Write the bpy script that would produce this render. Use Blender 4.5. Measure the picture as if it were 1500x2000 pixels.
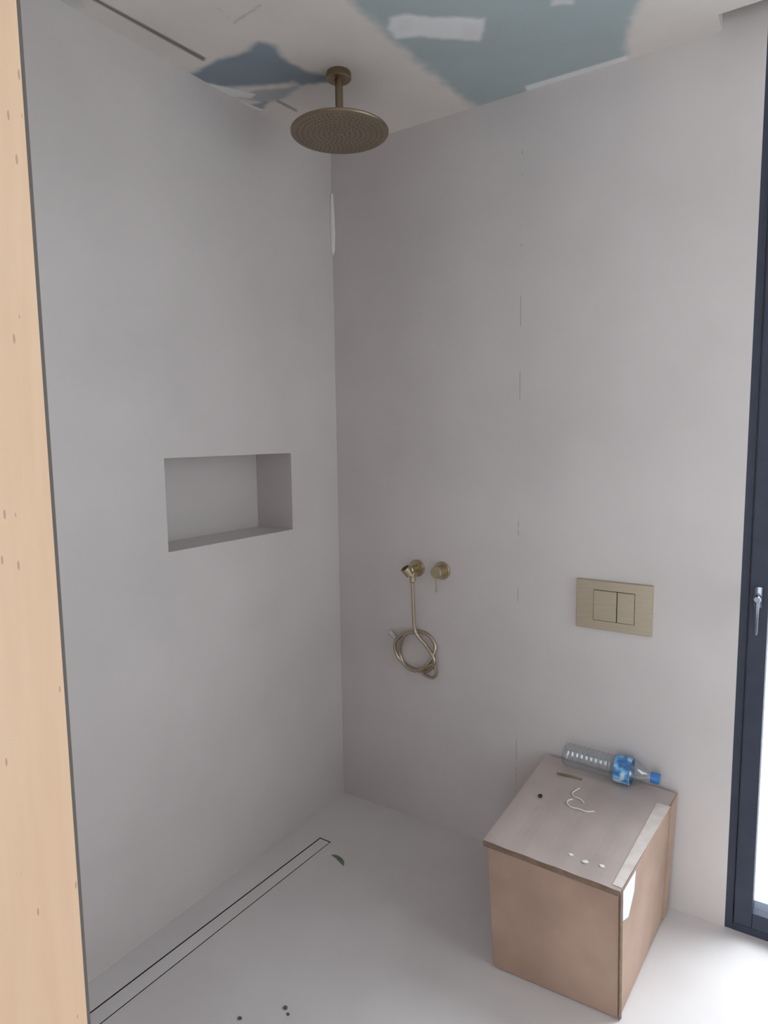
import bpy, bmesh, math, random
from mathutils import Vector, Matrix, noise
random.seed(7)
sc = bpy.context.scene
for o in list(bpy.data.objects):
    bpy.data.objects.remove(o)
PI = math.pi

# ------------------------------------------------------------------ camera
cam_data = bpy.data.cameras.new('camera')
cam = bpy.data.objects.new('camera', cam_data)
sc.collection.objects.link(cam)
CX, CY, CZ = 1.58254, -2.05714, 1.45
YAW, PITCH, ROLL, FPX = -0.586514, -0.112956, -0.0130045, 1301.04
f = Vector((math.sin(YAW)*math.cos(PITCH), math.cos(YAW)*math.cos(PITCH), math.sin(PITCH)))
r = f.cross(Vector((0, 0, 1))).normalized()
u = r.cross(f)
r2 = r*math.cos(ROLL)+u*math.sin(ROLL)
u2 = -r*math.sin(ROLL)+u*math.cos(ROLL)
M = Matrix(((r2.x, u2.x, -f.x, CX), (r2.y, u2.y, -f.y, CY), (r2.z, u2.z, -f.z, CZ), (0, 0, 0, 1)))
cam.matrix_world = M
cam_data.sensor_fit = 'HORIZONTAL'
cam_data.sensor_width = 36.0
cam_data.lens = FPX/1500*36.0
cam_data.clip_start = 0.02
sc.camera = cam

# ------------------------------------------------------------------ world, light, exposure
sc.view_settings.view_transform = 'Standard'
sc.view_settings.look = 'None'
sc.view_settings.gamma = 1.0
sc.view_settings.use_curve_mapping = False
sc.view_settings.exposure = 0.02
world = bpy.data.worlds.new('overcast_sky')
sc.world = world
world.use_nodes = True
bg = world.node_tree.nodes['Background']
bg.inputs['Color'].default_value = (0.88, 0.94, 1.0, 1)
bg.inputs['Strength'].default_value = 4.0

def area(name, loc, rot, sx, sy, power, col=(1, 1, 1), portal=False):
    d = bpy.data.lights.new(name, 'AREA')
    d.shape = 'RECTANGLE'
    d.size, d.size_y = sx, sy
    d.energy = power
    d.color = col
    if portal:
        d.cycles.is_portal = True
    o = bpy.data.objects.new(name, d)
    o.location = loc
    o.rotation_euler = rot
    sc.collection.objects.link(o)
    return o
# daylight comes in by the glass door (right wall) and unseen side and hall windows added to supply it
area('door_daylight', (1.95, 0.32, 1.25), (-PI/2, 0, 0), 1.0, 2.3, 0, portal=True)
area('added_side_window_daylight', (2.98, -0.575, 1.48), (0, PI/2, 0), 1.9, .95, 0, portal=True)
area('added_hall_window_daylight', (1.55, -4.42, 1.3), (PI/2, 0, 0), 2.1, 2.3, 0, portal=True)

# hazy sun behind thin cloud, very soft, coming down through the glass door
sun_d = bpy.data.lights.new('hazy_sun', 'SUN')
sun_d.energy = 4.0
sun_d.angle = math.radians(34)
sun_d.color = (0.90, 0.94, 1.0)
sun = bpy.data.objects.new('hazy_sun', sun_d)
sun.rotation_euler = Vector((0.42, 0.46, 1.05)).to_track_quat('Z', 'Y').to_euler()
sc.collection.objects.link(sun)

# ------------------------------------------------------------------ materials
def mat(name, col, rough=0.6, metal=0.0, spec=None):
    m = bpy.data.materials.new(name)
    m.use_nodes = True
    b = m.node_tree.nodes['Principled BSDF']
    b.inputs['Base Color'].default_value = (*col, 1)
    b.inputs['Roughness'].default_value = rough
    b.inputs['Metallic'].default_value = metal
    if spec is not None:
        b.inputs['Specular IOR Level'].default_value = spec
    return m

def N(m, t, **kw):
    n = m.node_tree.nodes.new(t)
    for k, v in kw.items():
        setattr(n, k, v)
    return n

def L(m, a, b):
    m.node_tree.links.new(a, b)

def coord(m, scale=(1, 1, 1)):
    tc = N(m, 'ShaderNodeTexCoord')
    mp = N(m, 'ShaderNodeMapping')
    mp.inputs['Scale'].default_value = scale
    L(m, tc.outputs['Object'], mp.inputs['Vector'])
    return mp.outputs['Vector']

def mottle(m, c1, c2, scale=3.0, vec_scale=(1, 1, 1), detail=4, bump=0.0, bscale=60, lo=0.35, hi=0.65):
    b = m.node_tree.nodes['Principled BSDF']
    v = coord(m, vec_scale)
    n = N(m, 'ShaderNodeTexNoise')
    n.inputs['Scale'].default_value = scale
    n.inputs['Detail'].default_value = detail
    L(m, v, n.inputs['Vector'])
    cr = N(m, 'ShaderNodeValToRGB')
    cr.color_ramp.elements[0].position = lo
    cr.color_ramp.elements[1].position = hi
    cr.color_ramp.elements[0].color = (*c1, 1)
    cr.color_ramp.elements[1].color = (*c2, 1)
    L(m, n.outputs['Fac'], cr.inputs['Fac'])
    L(m, cr.outputs['Color'], b.inputs['Base Color'])
    if bump:
        n2 = N(m, 'ShaderNodeTexNoise')
        n2.inputs['Scale'].default_value = bscale
        L(m, v, n2.inputs['Vector'])
        bp = N(m, 'ShaderNodeBump')
        bp.inputs['Strength'].default_value = bump
        bp.inputs['Distance'].default_value = 0.002
        L(m, n2.outputs['Fac'], bp.inputs['Height'])
        L(m, bp.outputs['Normal'], b.inputs['Normal'])
    return cr.outputs['Color']

def mathn(m, op, a, b=None, c=None):
    n = N(m, 'ShaderNodeMath', operation=op)
    for i, s in enumerate((a, b, c)):
        if s is None:
            continue
        if isinstance(s, (int, float)):
            n.inputs[i].default_value = s
        else:
            L(m, s, n.inputs[i])
    return n.outputs[0]

M_tile = mat('pale_grey_stone_tile', (0.4, 0.38, 0.37), 0.42)
mottle(M_tile, (0.62, 0.575, 0.56), (0.68, 0.63, 0.615), 2.2, bump=0.05)

# right wall: the same tile with one hairline vertical joint, filled paler in places
M_tile_j = mat('pale_grey_tile_with_joint', (0.4, 0.38, 0.37), 0.42)
base = mottle(M_tile_j, (0.62, 0.575, 0.56), (0.68, 0.63, 0.615), 2.2, bump=0.05)
m = M_tile_j
tc = N(m, 'ShaderNodeTexCoord')
sx = N(m, 'ShaderNodeSeparateXYZ')
L(m, tc.outputs['Object'], sx.inputs[0])
dist = mathn(m, 'ABSOLUTE', mathn(m, 'SUBTRACT', sx.outputs['X'], 0.747))
line = mathn(m, 'LESS_THAN', dist, 0.0016)
nz = N(m, 'ShaderNodeTexNoise', noise_dimensions='1D')
nz.inputs['Scale'].default_value = 4.2
nz.inputs['Detail'].default_value = 3
L(m, sx.outputs['Z'], nz.inputs['W'])
br = N(m, 'ShaderNodeMapRange')
br.inputs['From Min'].default_value = 0.46
br.inputs['From Max'].default_value = 0.54
L(m, nz.outputs['Fac'], br.inputs['Value'])
nz2 = N(m, 'ShaderNodeTexNoise', noise_dimensions='1D')
nz2.inputs['Scale'].default_value = 9
L(m, sx.outputs['Z'], nz2.inputs['W'])
jc = N(m, 'ShaderNodeMix', data_type='RGBA')
jc.inputs['A'].default_value = (0.24, 0.23, 0.22, 1)
jc.inputs['B'].default_value = (0.60, 0.58, 0.55, 1)
st = mathn(m, 'GREATER_THAN', nz2.outputs['Fac'], 0.46)
L(m, st, jc.inputs['Factor'])
mx = N(m, 'ShaderNodeMix', data_type='RGBA')
L(m, mathn(m, 'MULTIPLY', mathn(m, 'MULTIPLY', line, br.outputs[0]), 0.5), mx.inputs['Factor'])
L(m, base, mx.inputs['A'])
L(m, jc.outputs['Result'], mx.inputs['B'])
L(m, mx.outputs['Result'], m.node_tree.nodes['Principled BSDF'].inputs['Base Color'])

M_floor = mat('pale_grey_floor_tile', (0.4, 0.39, 0.39), 0.38)
mottle(M_floor, (0.66, 0.62, 0.615), (0.71, 0.675, 0.67), 3.0, bump=0.04)

# ceiling: colour attribute carries where primer, jointing compound and bare board are
M_ceil = mat('part_primed_plasterboard', (0.6, 0.6, 0.6), 0.8)
at = N(M_ceil, 'ShaderNodeAttribute', attribute_name='board')
cn = N(M_ceil, 'ShaderNodeTexNoise')
cn.inputs['Scale'].default_value = 5
L(M_ceil, coord(M_ceil), cn.inputs['Vector'])
cmx = N(M_ceil, 'ShaderNodeMix', data_type='RGBA', blend_type='MULTIPLY')
ccr = N(M_ceil, 'ShaderNodeValToRGB')
ccr.color_ramp.elements[0].position = 0.35
ccr.color_ramp.elements[1].position = 0.65
ccr.color_ramp.elements[0].color = (0.93, 0.93, 0.93, 1)
ccr.color_ramp.elements[1].color = (1, 1, 1, 1)
L(M_ceil, cn.outputs['Fac'], ccr.inputs['Fac'])
cmx.inputs['Factor'].default_value = 1
L(M_ceil, at.outputs['Color'], cmx.inputs['A'])
L(M_ceil, ccr.outputs['Color'], cmx.inputs['B'])
L(M_ceil, cmx.outputs['Result'], M_ceil.node_tree.nodes['Principled BSDF'].inputs['Base Color'])

M_plaster = mat('white_plaster', (0.62, 0.60, 0.585), 0.85)
mottle(M_plaster, (0.60, 0.58, 0.565), (0.64, 0.62, 0.605), 4)
M_ground = mat('pale_terrace_stone', (0.6, 0.6, 0.6), 0.8)
mottle(M_ground, (0.58, 0.58, 0.58), (0.68, 0.68, 0.68), 6)

# birch-like board with pores and short grain
M_wood = mat('pale_birch_board', (0.72, 0.5, 0.32), 0.55)
m = M_wood
b = m.node_tree.nodes['Principled BSDF']
v = coord(m, (14, 14, 1.3))
n1 = N(m, 'ShaderNodeTexNoise'); n1.inputs['Scale'].default_value = 3.5; n1.inputs['Detail'].default_value = 6; n1.inputs['Distortion'].default_value = 0.4
L(m, v, n1.inputs['Vector'])
cr = N(m, 'ShaderNodeValToRGB')
cr.color_ramp.elements[0].position = 0.3; cr.color_ramp.elements[1].position = 0.7
cr.color_ramp.elements[0].color = (0.84, 0.57, 0.37, 1)
cr.color_ramp.elements[1].color = (0.91, 0.66, 0.45, 1)
L(m, n1.outputs['Fac'], cr.inputs['Fac'])
v2 = coord(m, (150, 150, 36))
n2 = N(m, 'ShaderNodeTexVoronoi'); n2.inputs['Scale'].default_value = 1.0; n2.inputs['Randomness'].default_value = 1
L(m, v2, n2.inputs['Vector'])
n3 = N(m, 'ShaderNodeTexNoise'); n3.inputs['Scale'].default_value = 9
L(m, coord(m, (1, 1, 1)), n3.inputs['Vector'])
vsep = N(m, 'ShaderNodeSeparateXYZ'); L(m, n2.outputs['Color'], vsep.inputs[0])
pore = mathn(m, 'MULTIPLY', mathn(m, 'LESS_THAN', n2.outputs['Distance'], 0.115), mathn(m, 'GREATER_THAN', vsep.outputs['X'], 0.62))
pm = N(m, 'ShaderNodeMix', data_type='RGBA')
L(m, mathn(m, 'MULTIPLY', pore, 0.5), pm.inputs['Factor'])
L(m, cr.outputs['Color'], pm.inputs['A'])
pm.inputs['B'].default_value = (0.27, 0.16, 0.10, 1)
L(m, pm.outputs['Result'], b.inputs['Base Color'])

M_brass = mat('brushed_brass', (0.50, 0.42, 0.29), 0.38, 1.0)
mottle(M_brass, (0.47, 0.39, 0.265), (0.53, 0.45, 0.31), 40, (1, 1, 8))
M_plate = mat('satin_brass_plate', (0.52, 0.45, 0.34), 0.45, 0.85)
mottle(M_plate, (0.50, 0.435, 0.325), (0.54, 0.47, 0.36), 12, (1, 1, 14))
M_head = mat('dull_bronze_spray_face', (0.26, 0.205, 0.14), 0.6, 0.4)
mottle(M_head, (0.235, 0.185, 0.135), (0.27, 0.215, 0.155), 9)
M_bronze = mat('brushed_dark_bronze', (0.30, 0.235, 0.16), 0.38, 1.0)
mottle(M_bronze, (0.28, 0.215, 0.14), (0.32, 0.25, 0.17), 40, (1, 1, 8))
M_nozzle = mat('dark_silicone_nozzle', (0.10, 0.085, 0.065), 0.7)
# hose: fine metal winding
M_hose = mat('wound_brass_hose', (0.50, 0.43, 0.32), 0.28, 1.0)
M_slot = mat('dark_slot_shade', (0.015, 0.015, 0.015), 0.9)  # near-black colour stands in for shade inside narrow gaps
M_frame = mat('anthracite_aluminium', (0.055, 0.068, 0.092), 0.5, 0.0, 0.25)
mottle(M_frame, (0.044, 0.052, 0.078), (0.052, 0.061, 0.088), 20)
M_seam = mat('grey_brown_edge_strip', (0.16, 0.145, 0.135), 0.8)
M_gasket = mat('black_gasket', (0.03, 0.03, 0.03), 0.6)
M_steel = mat('satin_steel', (0.72, 0.74, 0.77), 0.22, 1.0)
M_hsteel = mat('dark_satin_metal', (0.20, 0.22, 0.26), 0.2, 1.0)
M_card = mat('brown_cardboard', (0.47, 0.33, 0.24), 0.75)
mottle(M_card, (0.38, 0.25, 0.19), (0.47, 0.32, 0.245), 5, bump=0.05, bscale=30)
M_cardtop = mat('pale_brown_cardboard', (0.46, 0.36, 0.30), 0.42)
mottle(M_cardtop, (0.44, 0.365, 0.34), (0.52, 0.44, 0.41), 5, bump=0.04, bscale=30)
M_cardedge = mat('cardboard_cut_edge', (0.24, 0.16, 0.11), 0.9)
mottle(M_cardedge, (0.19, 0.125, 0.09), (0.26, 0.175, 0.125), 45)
M_tape_highlight = mat('packing_tape_highlight', (0.7, 0.62, 0.58), 0.15)  # pale colour carries the white highlight along the box edge
mottle(M_tape_highlight, (0.66, 0.575, 0.53), (0.76, 0.69, 0.65), 30)
M_paper = mat('white_paper', (0.82, 0.83, 0.88), 0.7)
mottle(M_paper, (0.80, 0.81, 0.86), (0.86, 0.87, 0.92), 20)
M_seal = mat('pale_sealant', (0.80, 0.80, 0.74), 0.5)
M_string = mat('cream_cord', (0.86, 0.80, 0.70), 0.6)
M_stick = mat('brown_wood_stick', (0.20, 0.15, 0.09), 0.7)
mottle(M_stick, (0.17, 0.125, 0.075), (0.25, 0.19, 0.12), 60)
M_dark = mat('dark_rubber', (0.03, 0.025, 0.025), 0.7)
M_leaf = mat('dull_green_leaf', (0.10, 0.17, 0.11), 0.6)
mottle(M_leaf, (0.08, 0.15, 0.09), (0.15, 0.20, 0.12), 90)
M_chip = mat('grey_mortar_crumb', (0.12, 0.11, 0.11), 0.9)
M_chipw = mat('white_plaster_crumb', (0.8, 0.8, 0.78), 0.9)
M_cap = mat('blue_plastic', (0.04, 0.19, 0.50), 0.35)
M_greycap = mat('pale_grey_plastic', (0.55, 0.53, 0.54), 0.5)

def glass(name, tint, gl=0.08, rough=0.02):
    m = bpy.data.materials.new(name)
    m.use_nodes = True
    nt = m.node_tree
    nt.nodes.remove(nt.nodes['Principled BSDF'])
    out = nt.nodes['Material Output']
    t = N(m, 'ShaderNodeBsdfTransparent'); t.inputs['Color'].default_value = (*tint, 1)
    g = N(m, 'ShaderNodeBsdfGlossy'); g.inputs['Roughness'].default_value = rough
    fr = N(m, 'ShaderNodeLayerWeight'); fr.inputs['Blend'].default_value = 0.5
    mx = N(m, 'ShaderNodeMixShader')
    schlick = mathn(m, 'MULTIPLY_ADD', mathn(m, 'POWER', fr.outputs['Facing'], 5.0), 0.9, 0.04+gl)
    L(m, schlick, mx.inputs['Fac'])
    L(m, t.outputs[0], mx.inputs[1]); L(m, g.outputs[0], mx.inputs[2])
    L(m, mx.outputs[0], out.inputs['Surface'])
    return m
M_glass = glass('clear_glazing', (0.96, 0.98, 0.98), 0.0)
M_pet = glass('clear_bottle_plastic', (0.90, 0.93, 0.95), 0.12, 0.08)

# label print: blue field, white wave, deep blue edge bands
M_label = mat('blue_printed_label', (0.1, 0.35, 0.7), 0.35)
m = M_label
tc = N(m, 'ShaderNodeTexCoord'); sp = N(m, 'ShaderNodeSeparateXYZ')
L(m, tc.outputs['Object'], sp.inputs[0])
wv = N(m, 'ShaderNodeTexNoise'); wv.inputs['Scale'].default_value = 38
L(m, tc.outputs['Object'], wv.inputs['Vector'])
cr = N(m, 'ShaderNodeValToRGB')
e = cr.color_ramp.elements
e[0].position = 0.40; e[0].color = (0.06, 0.17, 0.42, 1)
e[1].position = 0.52; e[1].color = (0.13, 0.40, 0.72, 1)
x = e.new(0.66); x.color = (0.62, 0.80, 0.93, 1)
L(m, wv.outputs['Fac'], cr.inputs['Fac'])
L(m, cr.outputs['Color'], m.node_tree.nodes['Principled BSDF'].inputs['Base Color'])

# ------------------------------------------------------------------ geometry helpers
def obj(name, bm, material, parent=None, smooth=False, loc=None):
    me = bpy.data.meshes.new(name)
    bmesh.ops.recalc_face_normals(bm, faces=bm.faces)
    bm.to_mesh(me); bm.free()
    mats = material if isinstance(material, (list, tuple)) else [material]
    for mm in mats:
        me.materials.append(mm)
    if smooth:
        for p in me.polygons:
            p.use_smooth = True
        try:
            me.set_sharp_from_angle(angle=math.radians(38))
        except Exception:
            pass
    o = bpy.data.objects.new(name, me)
    sc.collection.objects.link(o)
    if parent is not None:
        o.parent = parent
        # meshes are written in world coordinates: take the parent's place off
        me.transform(parent.matrix_basis.inverted())
    elif loc is not None:
        me.transform(Matrix.Translation(-Vector(loc)))
        o.location = loc
    return o

def struct(name, bm, material, smooth=False):
    o = obj(name, bm, material, None, smooth)
    o['kind'] = 'structure'
    return o

def thing(name, label, cat, loc, group=None):
    o = bpy.data.objects.new(name, None)
    o.empty_display_size = 0.05
    sc.collection.objects.link(o)
    o.location = loc
    o['label'] = label; o['category'] = cat
    if group: o['group'] = group
    return o

def tag(o, label, cat, group=None):
    o['label'] = label; o['category'] = cat
    if group: o['group'] = group
    return o

def bx(bm, x0, x1, y0, y1, z0, z1, bev=0.0, mi=0):
    g = bmesh.ops.create_cube(bm, size=1.0)
    vs = g['verts']
    for vv in vs:
        vv.co = Vector((x0+(vv.co.x+.5)*(x1-x0), y0+(vv.co.y+.5)*(y1-y0), z0+(vv.co.z+.5)*(z1-z0)))
    fs = set(ff for vv in vs for ff in vv.link_faces)
    for ff in fs: ff.material_index = mi
    if bev:
        es = list(set(ee for vv in vs for ee in vv.link_edges))
        bmesh.ops.bevel(bm, geom=es, offset=bev, segments=2, profile=0.5, affect='EDGES')

def lathe(bm, prof, origin, axis, seg=48, cap=True, mi=0):
    """prof: (distance along axis, radius)"""
    a = Vector(axis).normalized()
    t = a.orthogonal().normalized(); s = a.cross(t)
    rings = []
    for d, rr in prof:
        if rr < 1e-6:
            rings.append([bm.verts.new(Vector(origin)+a*d)])
        else:
            rings.append([bm.verts.new(Vector(origin)+a*d+(t*math.cos(2*PI*k/seg)+s*math.sin(2*PI*k/seg))*rr) for k in range(seg)])
    for A, B in zip(rings, rings[1:]):
        for k in range(seg):
            k2 = (k+1) % seg
            if len(A) == 1 and len(B) == 1: continue
            if len(A) == 1: ff = bm.faces.new((A[0], B[k], B[k2]))
            elif len(B) == 1: ff = bm.faces.new((A[k], A[k2], B[0]))
            else: ff = bm.faces.new((A[k], A[k2], B[k2], B[k]))
            ff.material_index = mi
    if cap:
        for R_ in (rings[0], rings[-1]):
            if len(R_) > 2: bm.faces.new(R_).material_index = mi

def tube(bm, pts, rad, seg=10, cap=True, ripple=0.0, mi=0):
    pts = [Vector(p) for p in pts]
    n = len(pts)
    tang = [(pts[min(i+1, n-1)]-pts[max(i-1, 0)]).normalized() for i in range(n)]
    nrm = tang[0].orthogonal().normalized()
    rings = []
    for i in range(n):
        nrm = (nrm - tang[i]*nrm.dot(tang[i])).normalized()
        bi = tang[i].cross(nrm)
        rr = rad[i] if isinstance(rad, (list, tuple)) else rad
        rr *= 1+(ripple if i % 2 else 0)
        rings.append([bm.verts.new(pts[i]+(nrm*math.cos(2*PI*k/seg)+bi*math.sin(2*PI*k/seg))*rr) for k in range(seg)])
    for A, B in zip(rings, rings[1:]):
        for k in range(seg):
            k2 = (k+1) % seg
            bm.faces.new((A[k], A[k2], B[k2], B[k])).material_index = mi
    if cap:
        bm.faces.new(rings[0]); bm.faces.new(rings[-1])

def spline(ctrl, per=12):
    P = [Vector(p) for p in ctrl]
    P = [P[0]*2-P[1]]+P+[P[-1]*2-P[-2]]
    out = []
    for i in range(1, len(P)-2):
        for k in range(per):
            t = k/per
            a, b_, c, d = P[i-1], P[i], P[i+1], P[i+2]
            out.append(0.5*((2*b_)+(c-a)*t+(2*a-5*b_+4*c-d)*t*t+(3*b_-a-3*c+d)*t**3))
    out.append(P[-2])
    return out

def hexa(bm, b4, t4, mi=0):
    """solid between a bottom quad and a top quad"""
    B = [bm.verts.new(p) for p in b4]; T = [bm.verts.new(p) for p in t4]
    fs = [bm.faces.new(B[::-1]), bm.faces.new(T)]
    for k in range(4):
        fs.append(bm.faces.new((B[k], B[(k+1) % 4], T[(k+1) % 4], T[k])))
    for ff in fs: ff.material_index = mi

# ------------------------------------------------------------------ the setting
CEIL = 2.494; TOP = 2.64
XR = 2.80           # far side wall
YF = -1.8065          # front wall (the doorway the photo is taken from)
# floor with the drain channel let into it
DR = [(0.086, -1.36), (0.137, -1.36), (0.161, -0.298), (0.116, -0.298)]   # cover outline, slightly off parallel
bm = bmesh.new()
# top surface ring around the channel slot (a real opening)
g = 0.0025
slot = [(DR[0][0]-g, DR[0][1]-g), (DR[1][0]+g, DR[1][1]-g), (DR[2][0]+g, DR[2][1]+g), (DR[3][0]-g, DR[3][1]+g)]
outer = [(-0.3, -4.6), (3.1, -4.6), (3.1, 0.25), (-0.3, 0.25)]
vo = [bm.verts.new((x_, y_, 0)) for x_, y_ in outer]
vi = [bm.verts.new((x_, y_, 0)) for x_, y_ in slot]
vl = [bm.verts.new((x_, y_, -0.03)) for x_, y_ in slot]
vb = [bm.verts.new((x_, y_, -0.15)) for x_, y_ in outer]
for k in range(4):
    k2 = (k+1) % 4
    bm.faces.new((vo[k], vo[k2], vi[k2], vi[k]))
    fw = bm.faces.new((vi[k], vi[k2], vl[k2], vl[k])); fw.material_index = 1
    bm.faces.new((vo[k], vo[k2], vb[k2], vb[k]))
ff = bm.faces.new(vl); ff.material_index = 1
bm.faces.new(vb)
struct('floor', bm, [M_floor, M_slot])

# left wall with the niche hollowed into it
bm = bmesh.new()
ny0, ny1, nz0, nz1, nd = -0.811, -0.267, 1.123, 1.396, 0.17
Y0, Y1, ZT = -4.6, 0.25, TOP
def quad(bm, pts, mi=0):
    bm.faces.new([bm.verts.new(p) for p in pts]).material_index = mi
def left_face(x, ys, zs, hole):
    for i in range(len(ys)-1):
        for j in range(len(zs)-1):
            if hole and i == 1 and j == 1: continue
            quad(bm, [(x, ys[i], zs[j]), (x, ys[i+1], zs[j]), (x, ys[i+1], zs[j+1]), (x, ys[i], zs[j+1])])
left_face(0, [YF-0.35, ny0, ny1, Y1], [0, nz0, nz1, ZT], True)
quad(bm, [(-nd, ny0, nz0), (-nd, ny1, nz0), (-nd, ny1, nz1), (-nd, ny0, nz1)])
quad(bm, [(0, ny0, nz0), (0, ny1, nz0), (-nd, ny1, nz0), (-nd, ny0, nz0)])
quad(bm, [(0, ny0, nz1), (0, ny1, nz1), (-nd, ny1, nz1), (-nd, ny0, nz1)])
quad(bm, [(0, ny0, nz0), (-nd, ny0, nz0), (-nd, ny0, nz1), (0, ny0, nz1)])
quad(bm, [(0, ny1, nz0), (-nd, ny1, nz0), (-nd, ny1, nz1), (0, ny1, nz1)])
quad(bm, [(-0.3, YF-0.35, 0), (-0.3, Y1, 0), (-0.3, Y1, ZT), (-0.3, YF-0.35, ZT)])
for y_ in (YF-0.35, Y1):
    quad(bm, [(0, y_, 0), (-0.3, y_, 0), (-0.3, y_, ZT), (0, y_, ZT)])
for z_ in (0, ZT):
    quad(bm, [(0, YF-0.35, z_), (0, Y1, z_), (-0.3, Y1, z_), (-0.3, YF-0.35, z_)])
bmesh.ops.remove_doubles(bm, verts=bm.verts, dist=1e-5)
struct('wall_left', bm, M_tile)

# right wall with the door opening
DX0, DX1, DZ = 1.402, 2.42, 2.47
bm = bmesh.new()
bx(bm, 0, DX0, 0, 0.25, 0, TOP)
bx(bm, DX0, DX1, 0, 0.25, DZ, TOP)
bx(bm, DX1, XR, 0, 0.25, 0, TOP)
struct('wall_right', bm, M_tile_j)

# far side wall with an unseen window, added and sized to supply side daylight
WY0, WY1 = -1.0, -0.15
bm = bmesh.new()
bx(bm, XR, XR+0.25, YF-0.35, WY0, 0, TOP)
bx(bm, XR, XR+0.25, WY1, 0.25, 0, TOP)
bx(bm, XR, XR+0.25, WY0, WY1, 2.40, TOP)
bx(bm, XR, XR+0.25, WY0, WY1, 0, 0.55)
struct('wall_far', bm, M_plaster)
bm = bmesh.new()
for y0, y1, z0, z1 in ((WY0, WY0+.06, .55, 2.40), (WY1-.06, WY1, .55, 2.40), (WY0+.06, WY1-.06, .55, .61), (WY0+.06, WY1-.06, 2.34, 2.40)):
    bx(bm, XR+.06, XR+.13, y0, y1, z0, z1)
w = struct('added_window_1', bm, M_frame)
bm = bmesh.new(); bx(bm, XR+.09, XR+.095, WY0+.06, WY1-.06, .61, 2.34)
obj('pane', bm, M_glass, w)

# front wall (doorway) and the hall behind the photographer
bm = bmesh.new()
bx(bm, 0.0, 1.127, YF-0.35, YF, 0, TOP)
bx(bm, 2.60, XR, YF-0.35, YF, 0, TOP)
bx(bm, 1.127, 2.60, YF-0.35, YF, 2.30, TOP)
struct('wall_front', bm, M_tile)
bm = bmesh.new()
bx(bm, -0.25, 0.0, -4.6, YF-0.35, 0, TOP)
bx(bm, XR, XR+.25, -4.6, YF-0.35, 0, TOP)
struct('wall_hall_sides', bm, M_plaster)
bm = bmesh.new()
bx(bm, -.25, 0.5, -4.6, -4.4, 0, TOP); bx(bm, 2.6, XR+.25, -4.6, -4.4, 0, TOP)
bx(bm, 0.5, 2.6, -4.6, -4.4, 0, .15); bx(bm, 0.5, 2.6, -4.6, -4.4, 2.45, TOP)  # opening of an unseen hall window, added for fill daylight
struct('wall_hall_back', bm, M_plaster)

# ceiling: main board, stopped short of the wall over the door (blind recess)
def poly_sd(pt, poly):
    """signed distance, negative inside"""
    x_, y_ = pt; d = 1e9; inside = False
    n = len(poly)
    for i in range(n):
        x1, y1 = poly[i]; x2, y2 = poly[(i+1) % n]
        ex, ey = x2-x1, y2-y1
        t = max(0, min(1, ((x_-x1)*ex+(y_-y1)*ey)/(ex*ex+ey*ey)))
        d = min(d, math.hypot(x_-x1-ex*t, y_-y1-ey*t))
        if (y1 > y_) != (y2 > y_) and x_ < (x2-x1)*(y_-y1)/(y2-y1)+x1: inside = not inside
    return -d if inside else d
def cov(pt, poly, soft):
    sd = poly_sd(pt, poly)
    if soft > .004:
        sd += noise.noise(Vector((pt[0]*9, pt[1]*9, 3.1)))*soft*0.7+noise.noise(Vector((pt[0]*38, pt[1]*38, 1.1)))*soft*0.5
    t = max(0, min(1, 0.5-sd/(2*soft)))
    return t*t*(3-2*t)
PRIMER = (0.80, 0.745, 0.70); BARE = (0.43, 0.50, 0.51); FILLER = (0.90, 0.90, 0.90); GAP = (0.22, 0.20, 0.195); BLUE = (0.27, 0.32, 0.37)
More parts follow.
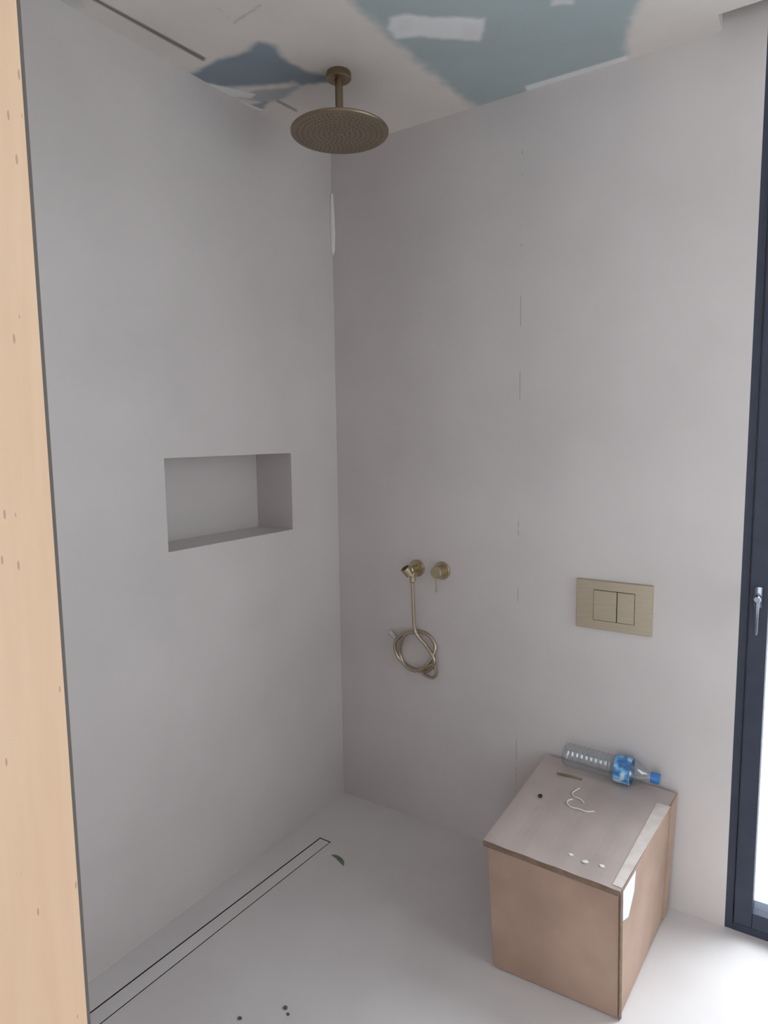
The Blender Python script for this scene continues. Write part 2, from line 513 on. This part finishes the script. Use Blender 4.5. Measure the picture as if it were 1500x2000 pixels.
POLYS = [
    ([(0.5914, -0.7655), (0.575, -0.6246), (0.5668, -0.45), (0.5652, -0.2844), (0.5791, -0.1544), (0.5866, 0.0253), (0.76, 0.0471), (1.0596, -0.012), (1.0728, -0.0832), (1.1227, -0.1957), (1.1842, -0.3554)], BARE, 0.022, 1.0),
    ([(0.767, -0.0299), (1.0622, -0.0225), (1.0594, 0.0065), (0.755, 0.017)], FILLER, 0.004, 0.8),
    ([(0.6113, -0.5385), (0.6516, -0.5353), (0.6969, -0.4866), (0.7627, -0.4333), (0.8123, -0.4039), (0.7823, -0.3548), (0.7517, -0.3212), (0.6943, -0.3724), (0.6343, -0.4307), (0.5785, -0.4558), (0.5829, -0.5069)], FILLER, 0.01, 0.85),
    ([(0.6217, -0.5237), (0.6599, -0.5047), (0.6292, -0.4613), (0.5996, -0.4766)], (0.8,0.8,0.8), 0.006, 0.8),
    ([(0.7532, -0.4144), (0.8057, -0.3958), (0.7591, -0.3273), (0.7243, -0.3571)], (0.8,0.8,0.8), 0.006, 0.8),
    ([(0.9807, -0.4117), (1.0308, -0.377), (1.009, -0.3281), (0.9598, -0.3528)], (0.8,0.8,0.8), 0.008, 0.8),
    ([(0.0773, -1.0067), (0.0973, -0.6808), (0.079, -0.672), (0.0644, -1.0157)], GAP, 0.0035, 1.0),
    ([(0.103, -0.4027), (0.1097, -0.3144), (0.0986, -0.3015), (0.0899, -0.3886)], GAP, 0.003, 0.7),
    ([(-0.0103, -0.654), (0.0655, -0.6564), (0.1429, -0.652), (0.2045, -0.6391), (0.272, -0.6554), (0.2925, -0.6185), (0.2713, -0.544), (0.2807, -0.467), (0.3179, -0.4075), (0.2942, -0.3896), (0.2211, -0.4197), (0.2077, -0.4503), (0.1299, -0.4765), (0.0259, -0.5423), (-0.014, -0.6055)], BLUE, 0.014, 1.0),
    ([(0.0903, -0.479), (0.1719, -0.4327), (0.223, -0.4219), (0.1352, -0.3916), (0.0616, -0.4045), (0.0193, -0.4729)], BLUE, 0.012, 0.6),
    ([(0.0108, -0.4204), (0.0616, -0.4045), (0.0139, -0.3777), (-0.0134, -0.3845)], BLUE, 0.01, 0.8),
    ([(-0.0181, -0.6154), (0.0178, -0.5551), (0.071, -0.4593), (0.0406, -0.4504), (-0.01, -0.5086), (0.0249, -0.3658), (0.0024, -0.3775), (-0.0262, -0.535)], FILLER, 0.0039, 0.9),
    ([(0.005, -1.0878), (0.0585, -1.0508), (0.0268, -1.0051), (-0.0145, -1.0453)], BARE, 0.03, 0.5),
    ([(0.2867, -0.82), (0.2778, -0.7527), (0.2749, -0.7445), (0.2878, -0.8144)], GAP, 0.002, 0.35),
    ([(0.2778, -0.7527), (0.3838, -0.762), (0.3831, -0.7577), (0.2749, -0.7445)], GAP, 0.002, 0.35),
]
def ceil_col(x_, y_):
    c = Vector(PRIMER)
    for poly, col, soft, amt in POLYS:
        if poly_sd((x_, y_), poly) > soft*2: continue
        k = cov((x_, y_), poly, soft)*amt
        c = c.lerp(Vector(col), k)
    return c
bm = bmesh.new()
layer = bm.loops.layers.float_color.new('board')
def grid(x0, x1, y0, y1, z, step):
    nx = max(1, round((x1-x0)/step)); nyy = max(1, round((y1-y0)/step))
    V = [[bm.verts.new((x0+(x1-x0)*i/nx, y0+(y1-y0)*j/nyy, z)) for j in range(nyy+1)] for i in range(nx+1)]
    C = [[ceil_col(v_.co.x, v_.co.y) for v_ in col] for col in V]
    for i in range(nx):
        for j in range(nyy):
            ff = bm.faces.new((V[i][j], V[i+1][j], V[i+1][j+1], V[i][j+1]))
            for lp, (a, b_) in zip(ff.loops, ((i, j), (i+1, j), (i+1, j+1), (i, j+1))):
                lp[layer] = (*C[a][b_], 1)
def ccube(x0, x1, y0, y1, z0, z1, bottom=True):
    before = set(bm.faces)
    bx(bm, x0, x1, y0, y1, z0, z1)
    for ff in list(set(bm.faces)-before):
        if not bottom and ff.calc_center_median().z < z0+1e-5:
            bm.faces.remove(ff); continue
        for lp in ff.loops: lp[layer] = (*PRIMER, 1)
PX, PY = 1.296, -0.078
grid(0.0, PX, -1.35, 0.0, CEIL, 0.005)
ccube(0.0, PX, -1.35, 0.0, CEIL, TOP, False)
ccube(PX, XR, YF, PY, CEIL, TOP)
ccube(0.0, PX, YF, -1.35, CEIL, TOP)
ccube(-.25, XR+.25, -4.6, .25, TOP, TOP+.1)
ccube(0.0, XR, -4.4, YF-.35, CEIL, TOP)
me_c = struct('ceiling', bm, M_ceil)

# outside ground seen through the glass
bm = bmesh.new(); bx(bm, -4, 12, 0.25, 9, -0.2, -0.04); bx(bm, XR+.25, 12, -8, .25, -0.2, -0.04)
struct('terrace_ground', bm, M_ground)

# glass door in dark aluminium
d = bpy.data.objects.new('door_1', None); sc.collection.objects.link(d)
d.location = (DX0, 0.0, 0.0); d['kind'] = 'structure'
bm = bmesh.new()
fw_ = 0.020
bx(bm, DX0, DX0+fw_, 0.002, 0.09, 0, DZ, .001); bx(bm, DX1-fw_, DX1, 0.002, 0.09, 0, DZ, .001)
bx(bm, DX0+fw_, DX1-fw_, 0.002, 0.09, DZ-fw_, DZ); bx(bm, DX0+fw_, DX1-fw_, 0.002, 0.09, 0, 0.022)
obj('door_frame', bm, M_frame, d)
bm = bmesh.new()
s0, s1 = DX0+fw_+0.003, DX1-fw_-0.003
bx(bm, s0, s0+0.046, -0.004, 0.065, 0.026, DZ-.024, .002); bx(bm, s1-.046, s1, -0.004, 0.065, 0.026, DZ-.024, .002)
bx(bm, s0+.046, s1-.046, -0.004, 0.065, 0.026, 0.073, .002); bx(bm, s0+.046, s1-.046, -0.004, 0.065, DZ-.072, DZ-.024, .002)
sash = obj('sash', bm, M_frame, d)
bm = bmesh.new(); bx(bm, s0+.046, s1-.046, 0.022, 0.028, 0.073, DZ-.072)
obj('glass_pane', bm, M_glass, d)
# lever handle, turned down
bm = bmesh.new()
hx, hz = s0+0.021, 1.0
bx(bm, hx-.011, hx+.011, -.010, -.004, hz-.030, hz+.030, .003)
lathe(bm, [(0, .008), (.026, .008), (.030, .0095), (.034, .0075), (.034, 0)], (hx, -.010, hz), (0, -1, 0), 20)
tube(bm, [(hx, -.034, hz+.004), (hx, -.038, hz-.01), (hx, -.040, hz-.05), (hx, -.040, hz-.092), (hx, -.038, hz-.098)], [.006, .0062, .005, .0045, .003], 12)
hd = obj('door_handle', bm, M_hsteel, d, True); hd['label'] = 'grey metal lever handle turned down'

# ------------------------------------------------------------------ wooden jamb board at the left
bm = bmesh.new(); bx(bm, 1.1272, 1.149, YF-0.0028, YF-.0002, 0, 2.299)
struct('trim_1', bm, M_seam)  # thin dark grey-brown strip beside the board edge
bm = bmesh.new()
bx(bm, 1.128, 1.150, YF-0.36, YF-0.003, 0, 2.299, .0006)
tag(obj('wooden_board', bm, M_wood, None, loc=(1.139, YF-0.18, 0)), 'tall pale birch board lining the doorway edge at far left of the view', 'wooden board')

# ------------------------------------------------------------------ cardboard box
B = [(.890, -.505, 0), (1.224, -.490, 0), (1.246, -.035, 0), (.886, -.035, 0)]
T = [(.861, -.488, .349), (1.220, -.497, .347), (1.258, -.022, .377), (.866, -.022, .392)]
box = thing('cardboard_box', 'brown cardboard box standing on the floor against the right wall by the glass door', 'box', (1.06, -.26, 0))
bm = bmesh.new()
hexa(bm, B, T)
es = [e_ for e_ in bm.edges]
bmesh.ops.bevel(bm, geom=es, offset=.004, segments=2, affect='EDGES')
obj('box_body', bm, M_card, box)
def top_pt(x_, y_, dz=0):
    """point on the top of the box"""
    s = (x_-.861)/(1.23-.861); t = (y_+.49)/.468
    z = (.349*(1-s)+.347*s)*(1-t)+(.392*(1-s)+.377*s)*t
    return z+.0075+dz
def flap(name, t0, t1, ov0, mt):
    bm = bmesh.new()
    def P(s, t, dz):
        a = Vector(T[0]).lerp(Vector(T[1]), s); b_ = Vector(T[3]).lerp(Vector(T[2]), s)
        p = a.lerp(b_, t); p.z += dz
        return p
    n = 22
    def row(t, dz, wob=0):
        return [P(-.012+1.02*i/n, t, dz+wob*math.sin(i*1.1)) for i in range(n+1)]
    lo0, lo1, hi1, hi0 = row(t0, .001), row(t1, .001), row(t1, .0075, .0006), row(t0, .0075, .0008)
    R4 = [[bm.verts.new(p) for p in rr] for rr in (lo0, lo1, hi1, hi0)]
    for a in range(4):
        A, Bq = R4[a], R4[(a+1) % 4]
        for i in range(n):
            q = bm.faces.new((A[i], A[i+1], Bq[i+1], Bq[i])); q.material_index = 0 if a == 2 else 1
    bm.faces.new([rr[0] for rr in R4]).material_index = 1
    bm.faces.new([rr[-1] for rr in R4]).material_index = 1
    return obj(name, bm, [mt, M_cardedge], box)
flap('top_flap', -.022, 1.0, 0, M_cardtop)
# fold strip under the lid at the front: turned edge, lid's shadow put into its dark colour
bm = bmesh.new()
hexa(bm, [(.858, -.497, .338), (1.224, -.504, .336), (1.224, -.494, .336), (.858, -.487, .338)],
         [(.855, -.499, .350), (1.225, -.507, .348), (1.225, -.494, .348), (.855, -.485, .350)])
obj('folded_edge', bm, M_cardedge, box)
# tape over the right upper edge, on the top and down the side; painted pale as a bright highlight
bm = bmesh.new()
q0 = [(1.200, -.494), (1.2225, -.4955), (1.2585, -.10), (1.222, -.10)]
hexa(bm, [(x_, y_, top_pt(x_, y_, .0006)) for x_, y_ in q0], [(x_, y_, top_pt(x_, y_, .0013)) for x_, y_ in q0])
tp_ = obj('tape', bm, M_tape_highlight, box); tp_['label'] = 'tape strip along the upper edge, its bright highlight painted pale'
# paper label on the right side near the front
def side_pt(t, z, off=.002):
    a = Vector(B[1]).lerp(Vector(B[2]), t); b_ = Vector(T[1]).lerp(Vector(T[2]), t)
    k = z/(b_.z)
    p = a.lerp(b_, k); p.x += off
    return p
bm = bmesh.new()
L4 = [(.03, .26), (.12, .245), (.21, .29), (.23, .342), (.03, .338)]
vs = [bm.verts.new(side_pt(t_, z_, .0012)) for t_, z_ in L4]; vt = [bm.verts.new(side_pt(t_, z_, .0020)) for t_, z_ in L4]
bm.faces.new(vs); bm.faces.new(vt)
for k in range(5): bm.faces.new((vs[k], vs[(k+1) % 5], vt[(k+1) % 5], vt[k]))
lb = obj('paper_label', bm, M_paper, box); lb['label'] = 'white paper sticker on the side'
# the vertical glued corner seam at the front and the back corner flap
bm = bmesh.new()
hexa(bm, [(1.2225, -.4935, .003), (1.2255, -.4955, .003), (1.2285, -.486, .003), (1.2255, -.484, .003)],
         [(1.2190, -.5005, .344), (1.2220, -.5025, .344), (1.2250, -.493, .344), (1.2220, -.491, .344)])
obj('corner_seam', bm, M_cardedge, box)
bm = bmesh.new()
hexa(bm, [(1.243, -.085, .015), (1.249, -.085, .015), (1.252, -.030, .015), (1.245, -.030, .015)],
         [(1.252, -.080, .372), (1.258, -.080, .372), (1.264, -.020, .384), (1.256, -.020, .384)])
obj('corner_flap', bm, M_card, box)

# ------------------------------------------------------------------ water bottle on the box
ax0 = Vector((.932, -.058, .4375)); ax1 = Vector((1.218, -.052, .4295))
axis = (ax1-ax0); LEN = axis.length; axis.normalize()
bot = thing('water_bottle', 'clear ribbed plastic water bottle with blue label lying on the box against the wall', 'bottle', tuple((ax0+ax1)/2-Vector((0, 0, .04))))
prof = [(0.004, 0), (0.002, .018), (0, .027), (.006, .033)]
d_ = .012
while d_ < .148:
    prof += [(d_, .0345), (d_+.0035, .0365), (d_+.0075, .0365), (d_+.011, .0335)]
    d_ += .0145
prof += [(.158, .038), (.166, .0395), (.205, .0395), (.214, .038), (.226, .034), (.240, .025), (.252, .0165), (.260, .0135), (.272, .0130)]
bm = bmesh.new(); lathe(bm, prof, ax0, axis, 40, False)
obj('bottle_body', bm, M_pet, bot, True)
bm = bmesh.new(); lathe(bm, [(.160, .0392), (.161, .0404), (.207, .0404), (.208, .0392)], ax0, axis, 40, False)
bl = obj('bottle_label', bm, M_label, bot, True); bl['label'] = 'blue printed wrap label'
bm = bmesh.new(); lathe(bm, [(.262, .0125), (.262, .0165), (.286, .0160), (.288, .0145), (.288, 0)], ax0, axis, 28, False)
for k in range(28):
    pass
bc = obj('bottle_cap', bm, M_cap, bot, True); bc['label'] = 'blue screw cap'

# ------------------------------------------------------------------ small things on the box
def on_top(x_, y_, h): return (x_, y_, top_pt(x_, y_, h))
c1 = [(1.011, -.148), (1.005, -.166), (1.001, -.184), (1.009, -.196), (1.022, -.199), (1.033, -.203), (1.043, -.210)]
pts = spline([on_top(a, b_, .0022+.0015*abs(math.sin(i))) if 0 < i < 6 else on_top(a, b_, .0022) for i, (a, b_) in enumerate(c1)], 6)
bm = bmesh.new(); tube(bm, pts, .0017, 8)
tag(obj('cord_offcut', bm, M_string, None, True, loc=on_top(1.015, -.18, 0)), 'shorter cream cord offcut bent into a hook on the box top, nearer the bottle', 'cord', 'cord offcuts on the box')
c2 = [(1.010, -.211), (1.001, -.221), (1.003, -.238), (1.018, -.249), (1.038, -.246), (1.059, -.247), (1.080, -.235)]
pts = spline([on_top(a, b_, .0022) for a, b_ in c2], 6)
bm = bmesh.new(); tube(bm, pts, .0017, 8)
tag(obj('cord_offcut', bm, M_string, None, True, loc=on_top(1.03, -.24, 0)), 'longer cream cord offcut lying flat mid-box, nearer the box front', 'cord', 'cord offcuts on the box')
bm = bmesh.new()
tube(bm, [on_top(.928, -.110, .0038), on_top(.966, -.105, .0045), on_top(1.004, -.102, .0038)], [.003, .004, .003], 8)
tag(obj('wood_stick', bm, M_stick, None, True, loc=on_top(.966, -.105, 0)), 'short brown wood stick on the box top between the bottle and the cord offcuts', 'stick')
def lump(bm, c, rx, ry, rz, amp=.25, sub=2, seed=0):
    g_ = bmesh.ops.create_icosphere(bm, subdivisions=sub, radius=1)
    for v_ in g_['verts']:
        k = 1+amp*noise.noise(v_.co*1.7+Vector((seed, seed*2.3, 0)))
        v_.co = Vector(c)+Vector((v_.co.x*rx*k, v_.co.y*ry*k, v_.co.z*rz*k))
bm = bmesh.new(); lump(bm, on_top(.924, -.246, .005), .007, .006, .0055, .3, 2, 1)
tag(obj('rubber_crumb', bm, M_dark, None, True, loc=on_top(.924, -.246, 0)), 'small black rubber crumb near the left edge of the box top', 'debris')
for i, (x_, y_, rr, lbl) in enumerate([(1.080, -.441, .0065, 'leftmost of the three white plaster flecks at the box front edge'),
                                  (1.119, -.449, .008, 'middle one of the three white plaster flecks at the box front edge'),
                                  (1.160, -.443, .007, 'rightmost of the three white plaster flecks at the box front edge')]):
    bm = bmesh.new(); lump(bm, on_top(x_, y_, .0018), rr, rr*.8, .002, .5, 2, i+4)
    tag(obj('plaster_fleck', bm, M_chipw, None, False, loc=on_top(x_, y_, 0)), lbl, 'debris', 'plaster flecks on the box')

# ------------------------------------------------------------------ drain cover
drain = thing('linear_shower_drain', 'long narrow tiled linear drain in the floor along the left wall', 'drain', (.125, -.82, 0))
bm = bmesh.new()
def shr(k):
    c_ = [(a, b_) for a, b_ in DR]
    return [(c_[0][0]+k, c_[0][1]+k), (c_[1][0]-k, c_[1][1]+k), (c_[2][0]-k, c_[2][1]-k), (c_[3][0]+k, c_[3][1]-k)]
hexa(bm, [(a, b_, -.012) for a, b_ in shr(.0015)], [(a, b_, -.0008) for a, b_ in shr(.0015)])
for ff in bm.faces:
    ff.normal_update()
    if abs(ff.normal.z) < .5: ff.material_index = 1  # cover sides painted black as the shade in the gap
obj('tiled_cover', bm, [M_floor, M_slot], drain)
bm = bmesh.new()
hexa(bm, [(a, b_, -.0295) for a, b_ in shr(.004)], [(a, b_, -.0122) for a, b_ in shr(.004)])
obj('channel', bm, M_slot, drain)

# ------------------------------------------------------------------ rain shower
SX, SY = .352, -.412
rain = thing('rain_shower', 'round bronze rain shower head hanging from the ceiling on a short brass arm', 'shower head', (SX, SY, CEIL))
bm = bmesh.new(); lathe(bm, [(0, .0), (0, .034), (-.004, .036), (-.018, .036), (-.021, .033), (-.021, .012)], (SX, SY, CEIL), (0, 0, 1), 48, False)
obj('ceiling_rose', bm, M_bronze, rain, True)
bm = bmesh.new(); lathe(bm, [(-.019, .0), (-.019, .0112), (-.132, .0112), (-.132, 0)], (SX, SY, CEIL), (0, 0, 1), 32, False)
obj('arm', bm, M_bronze, rain, True)
bm = bmesh.new(); lathe(bm, [(-.128, 0), (-.128, .0145), (-.140, .0155), (-.148, .0155), (-.152, .022), (-.154, .022)], (SX, SY, CEIL), (0, 0, 1), 32, False)
obj('ball_joint', bm, M_steel, rain, True)
HZ = CEIL-.154
bm = bmesh.new(); lathe(bm, [(0, 0), (0, .05), (-.003, .125), (-.005, .1405), (-.007, .1425), (-.011, .1425), (-.013, .141), (-.013, .139)], (SX, SY, HZ), (0, 0, 1), 96, False)
obj('head_shell', bm, M_bronze, rain, True)
bm = bmesh.new(); lathe(bm, [(-.008, 0), (-.008, .1395), (-.0135, .1393), (-.0138, .137), (-.0138, 0)], (SX, SY, HZ), (0, 0, 1), 96, False)
face = obj('spray_face', bm, M_head, rain, True)
bm = bmesh.new()
k = 0
for ring in range(1, 9):
    nn = ring*7
    for i in range(nn):
        a = 2*PI*i/nn+ring
        lathe(bm, [(-.0138, .0016), (-.0158, .0011), (-.0158, 0)], (SX+.0155*ring*math.cos(a), SY+.0155*ring*math.sin(a), HZ), (0, 0, 1), 6, False)
nz_ = obj('nozzles', bm, M_nozzle, rain); nz_['kind'] = 'stuff'

# ------------------------------------------------------------------ hand shower outlet and hose
hx, hz = .358, .972
out = thing('hand_shower_outlet', 'brass hand shower outlet on the right wall with coiled hose hanging below', 'shower outlet', (hx, 0, hz))
bm = bmesh.new(); lathe(bm, [(0, 0), (0, .031), (.006, .031), (.009, .029), (.009, 0)], (hx, 0, hz), (0, -1, 0), 40, False)
obj('wall_plate', bm, M_brass, out, True)
bm = bmesh.new()
lathe(bm, [(.008, .013), (.045, .013), (.052, .0145), (.056, .012), (.056, 0)], (hx, 0, hz), (0, -1, 0), 28, False)
obj('elbow_body', bm, M_brass, out, True)
bm = bmesh.new()   # open conical rest for the hand shower
hc = Vector((hx-.004, -.062, hz-.002))
lathe(bm, [(-.016, .0125), (-.016, .0155), (.016, .0175), (.016, .0145), (-.016, .0125)], hc, (-.35, -.45, .8), 28, False)
obj('handset_rest', bm, M_brass, out, True)
bm = bmesh.new()
lathe(bm, [(.0, 0), (0, .0085), (.018, .0085), (.020, .0105), (.036, .0105), (.040, .0075), (.040, 0)], (hx+.002, -.038, hz-.008), (0, 0, -1), 6, False)
obj('hose_nut', bm, M_brass, out)
# hose: straight drop, two rounds of a coil, a small loose loop, end to the upper left
bm = bmesh.new()
cx, cz = .356, .662
path = [(.360, -.038, .930), (.360, -.036, .88), (.359, -.030, .80), (.360, -.028, .760), (.366, -.026, .735), (.384, -.022, .712), (.406, -.018, .690)]
for i in range(1, 23):
    a = math.radians(18-i*30)
    rr = .078+.007*math.sin(i*1.2)+(-.006 if i > 12 else .003)
    dy = -.014-.009*math.sin(i*.93+1)-(.005 if i > 12 else 0)
    path.append((cx+rr*math.cos(a)*.98, dy, cz+rr*math.sin(a)))
hpts = spline(path, 16)
tube(bm, hpts, .0060, 10, True, .07)
# loose loop low on the right
lp = [(.372, -.012, .592), (.395, -.012, .578), (.425, -.013, .573), (.441, -.014, .588), (.442, -.016, .612), (.436, -.020, .630), (.418, -.024, .622), (.392, -.028, .607), (.36, -.028, .590)]
tube(bm, spline(lp, 14), .0048, 10, True, .07)
ho = obj('shower_hose', bm, M_hose, out, True)
bm = bmesh.new()
lathe(bm, [(0, 0), (0, .0065), (.022, .0075), (.024, .0092), (.040, .0092), (.042, .006), (.042, 0)], (.276, -.014, .694), (-.80, 0, .60), 16, False)
obj('hose_end', bm, M_greycap, out, True)

# mixer tap
mx_, mz_ = .462, .973
mixer = thing('shower_mixer', 'round brass mixer valve on the right wall with its thin lever pointing down', 'mixer valve', (mx_, 0, mz_))
bm = bmesh.new(); lathe(bm, [(0, 0), (0, .032), (.006, .032), (.009, .030), (.009, 0)], (mx_, 0, mz_), (0, -1, 0), 40, False)
obj('wall_plate', bm, M_brass, mixer, True)
bm = bmesh.new(); lathe(bm, [(.008, .0), (.008, .021), (.048, .021), (.050, .019), (.050, 0)], (mx_, 0, mz_), (0, -1, 0), 32, False)
obj('mixer_body', bm, M_brass, mixer, True)
bm = bmesh.new(); tube(bm, [(mx_, -.042, mz_-.018), (mx_, -.043, mz_-.045), (mx_, -.044, mz_-.068), (mx_, -.044, mz_-.071)], [.0036, .0032, .0034, .002], 12)
obj('lever', bm, M_brass, mixer, True)

# ------------------------------------------------------------------ flush plate
fp = thing('toilet_flush_plate', 'rectangular brass toilet flush plate with two buttons on the right wall', 'flush plate', (1.060, 0, .921))
bm = bmesh.new()
x0, x1, z0, z1 = .945, 1.175, .843, 1.000
bx(bm, x0, x1, -.004, 0, z0, z1, .001)
bx(bm, x0+.0015, x1-.0015, -.010, -.004, z0+.0015, z1-.0015, .0015)
obj('plate', bm, M_plate, fp)
bm = bmesh.new(); bx(bm, 1.000, 1.124, -.0104, -.0098, .873, .970)
obj('button_gap', bm, M_slot, fp)
for a, b_ in ((1.0012, 1.0705), (1.0730, 1.1228)):
    bm = bmesh.new(); bx(bm, a, b_, -.0128, -.0098, .8745, .9685, .0008)
    obj('flush_button', bm, M_plate, fp)

# ------------------------------------------------------------------ marks and crumbs
bm = bmesh.new()
pp = [(.009, -.009, z_) for z_ in (2.125, 2.14, 2.20, 2.27, 2.34, 2.352)]
tube(bm, [(.0035, -.0035, p_[2]) for p_ in pp], [.001, .008, .0115, .0095, .007, .001], 8)
tag(obj('sealant_bead', bm, M_seal, None, True, loc=(.003, -.003, 2.24)), 'pale sealant bead up the room corner below the rain shower', 'sealant')
bm = bmesh.new()
pts = [(.213, -.357), (.230, -.353), (.253, -.359), (.270, -.368), (.284, -.380)]
tube(bm, spline([(a, b_, .004) for a, b_ in pts], 6), [.0008+.0065*math.sin(PI*i/24) for i in range(25)], 8)
for v_ in bm.verts: v_.co.z = .0004+v_.co.z*.45
tag(obj('leaf_sliver', bm, M_leaf, None, True, loc=(.24, -.37, 0)), 'curved dull green leaf sliver on the floor just past the end of the drain', 'leaf')
for i, (x_, y_, rr, mt, lbl) in enumerate([
        (.500, -.915, .0065, M_chip, 'dark mortar crumb at the floor bottom centre, left one of a close pair'),
        (.519, -.925, .0045, M_chip, 'dark mortar crumb at the floor bottom centre, right one of a close pair'),
        (.425, -1.000, .006, M_chip, 'dark mortar crumb lying alone at the very bottom edge of the floor'),
        (.180, -.720, .003, M_chipw, 'tiny white plaster crumb beside the drain on its left half')]):
    bm = bmesh.new(); lump(bm, (x_, y_, rr*.35), rr, rr*.8, rr*.4, .5, 2, i+9)
    tag(obj('floor_crumb', bm, mt, None, False, loc=(x_, y_, 0)), lbl, 'debris', 'crumbs on the floor')
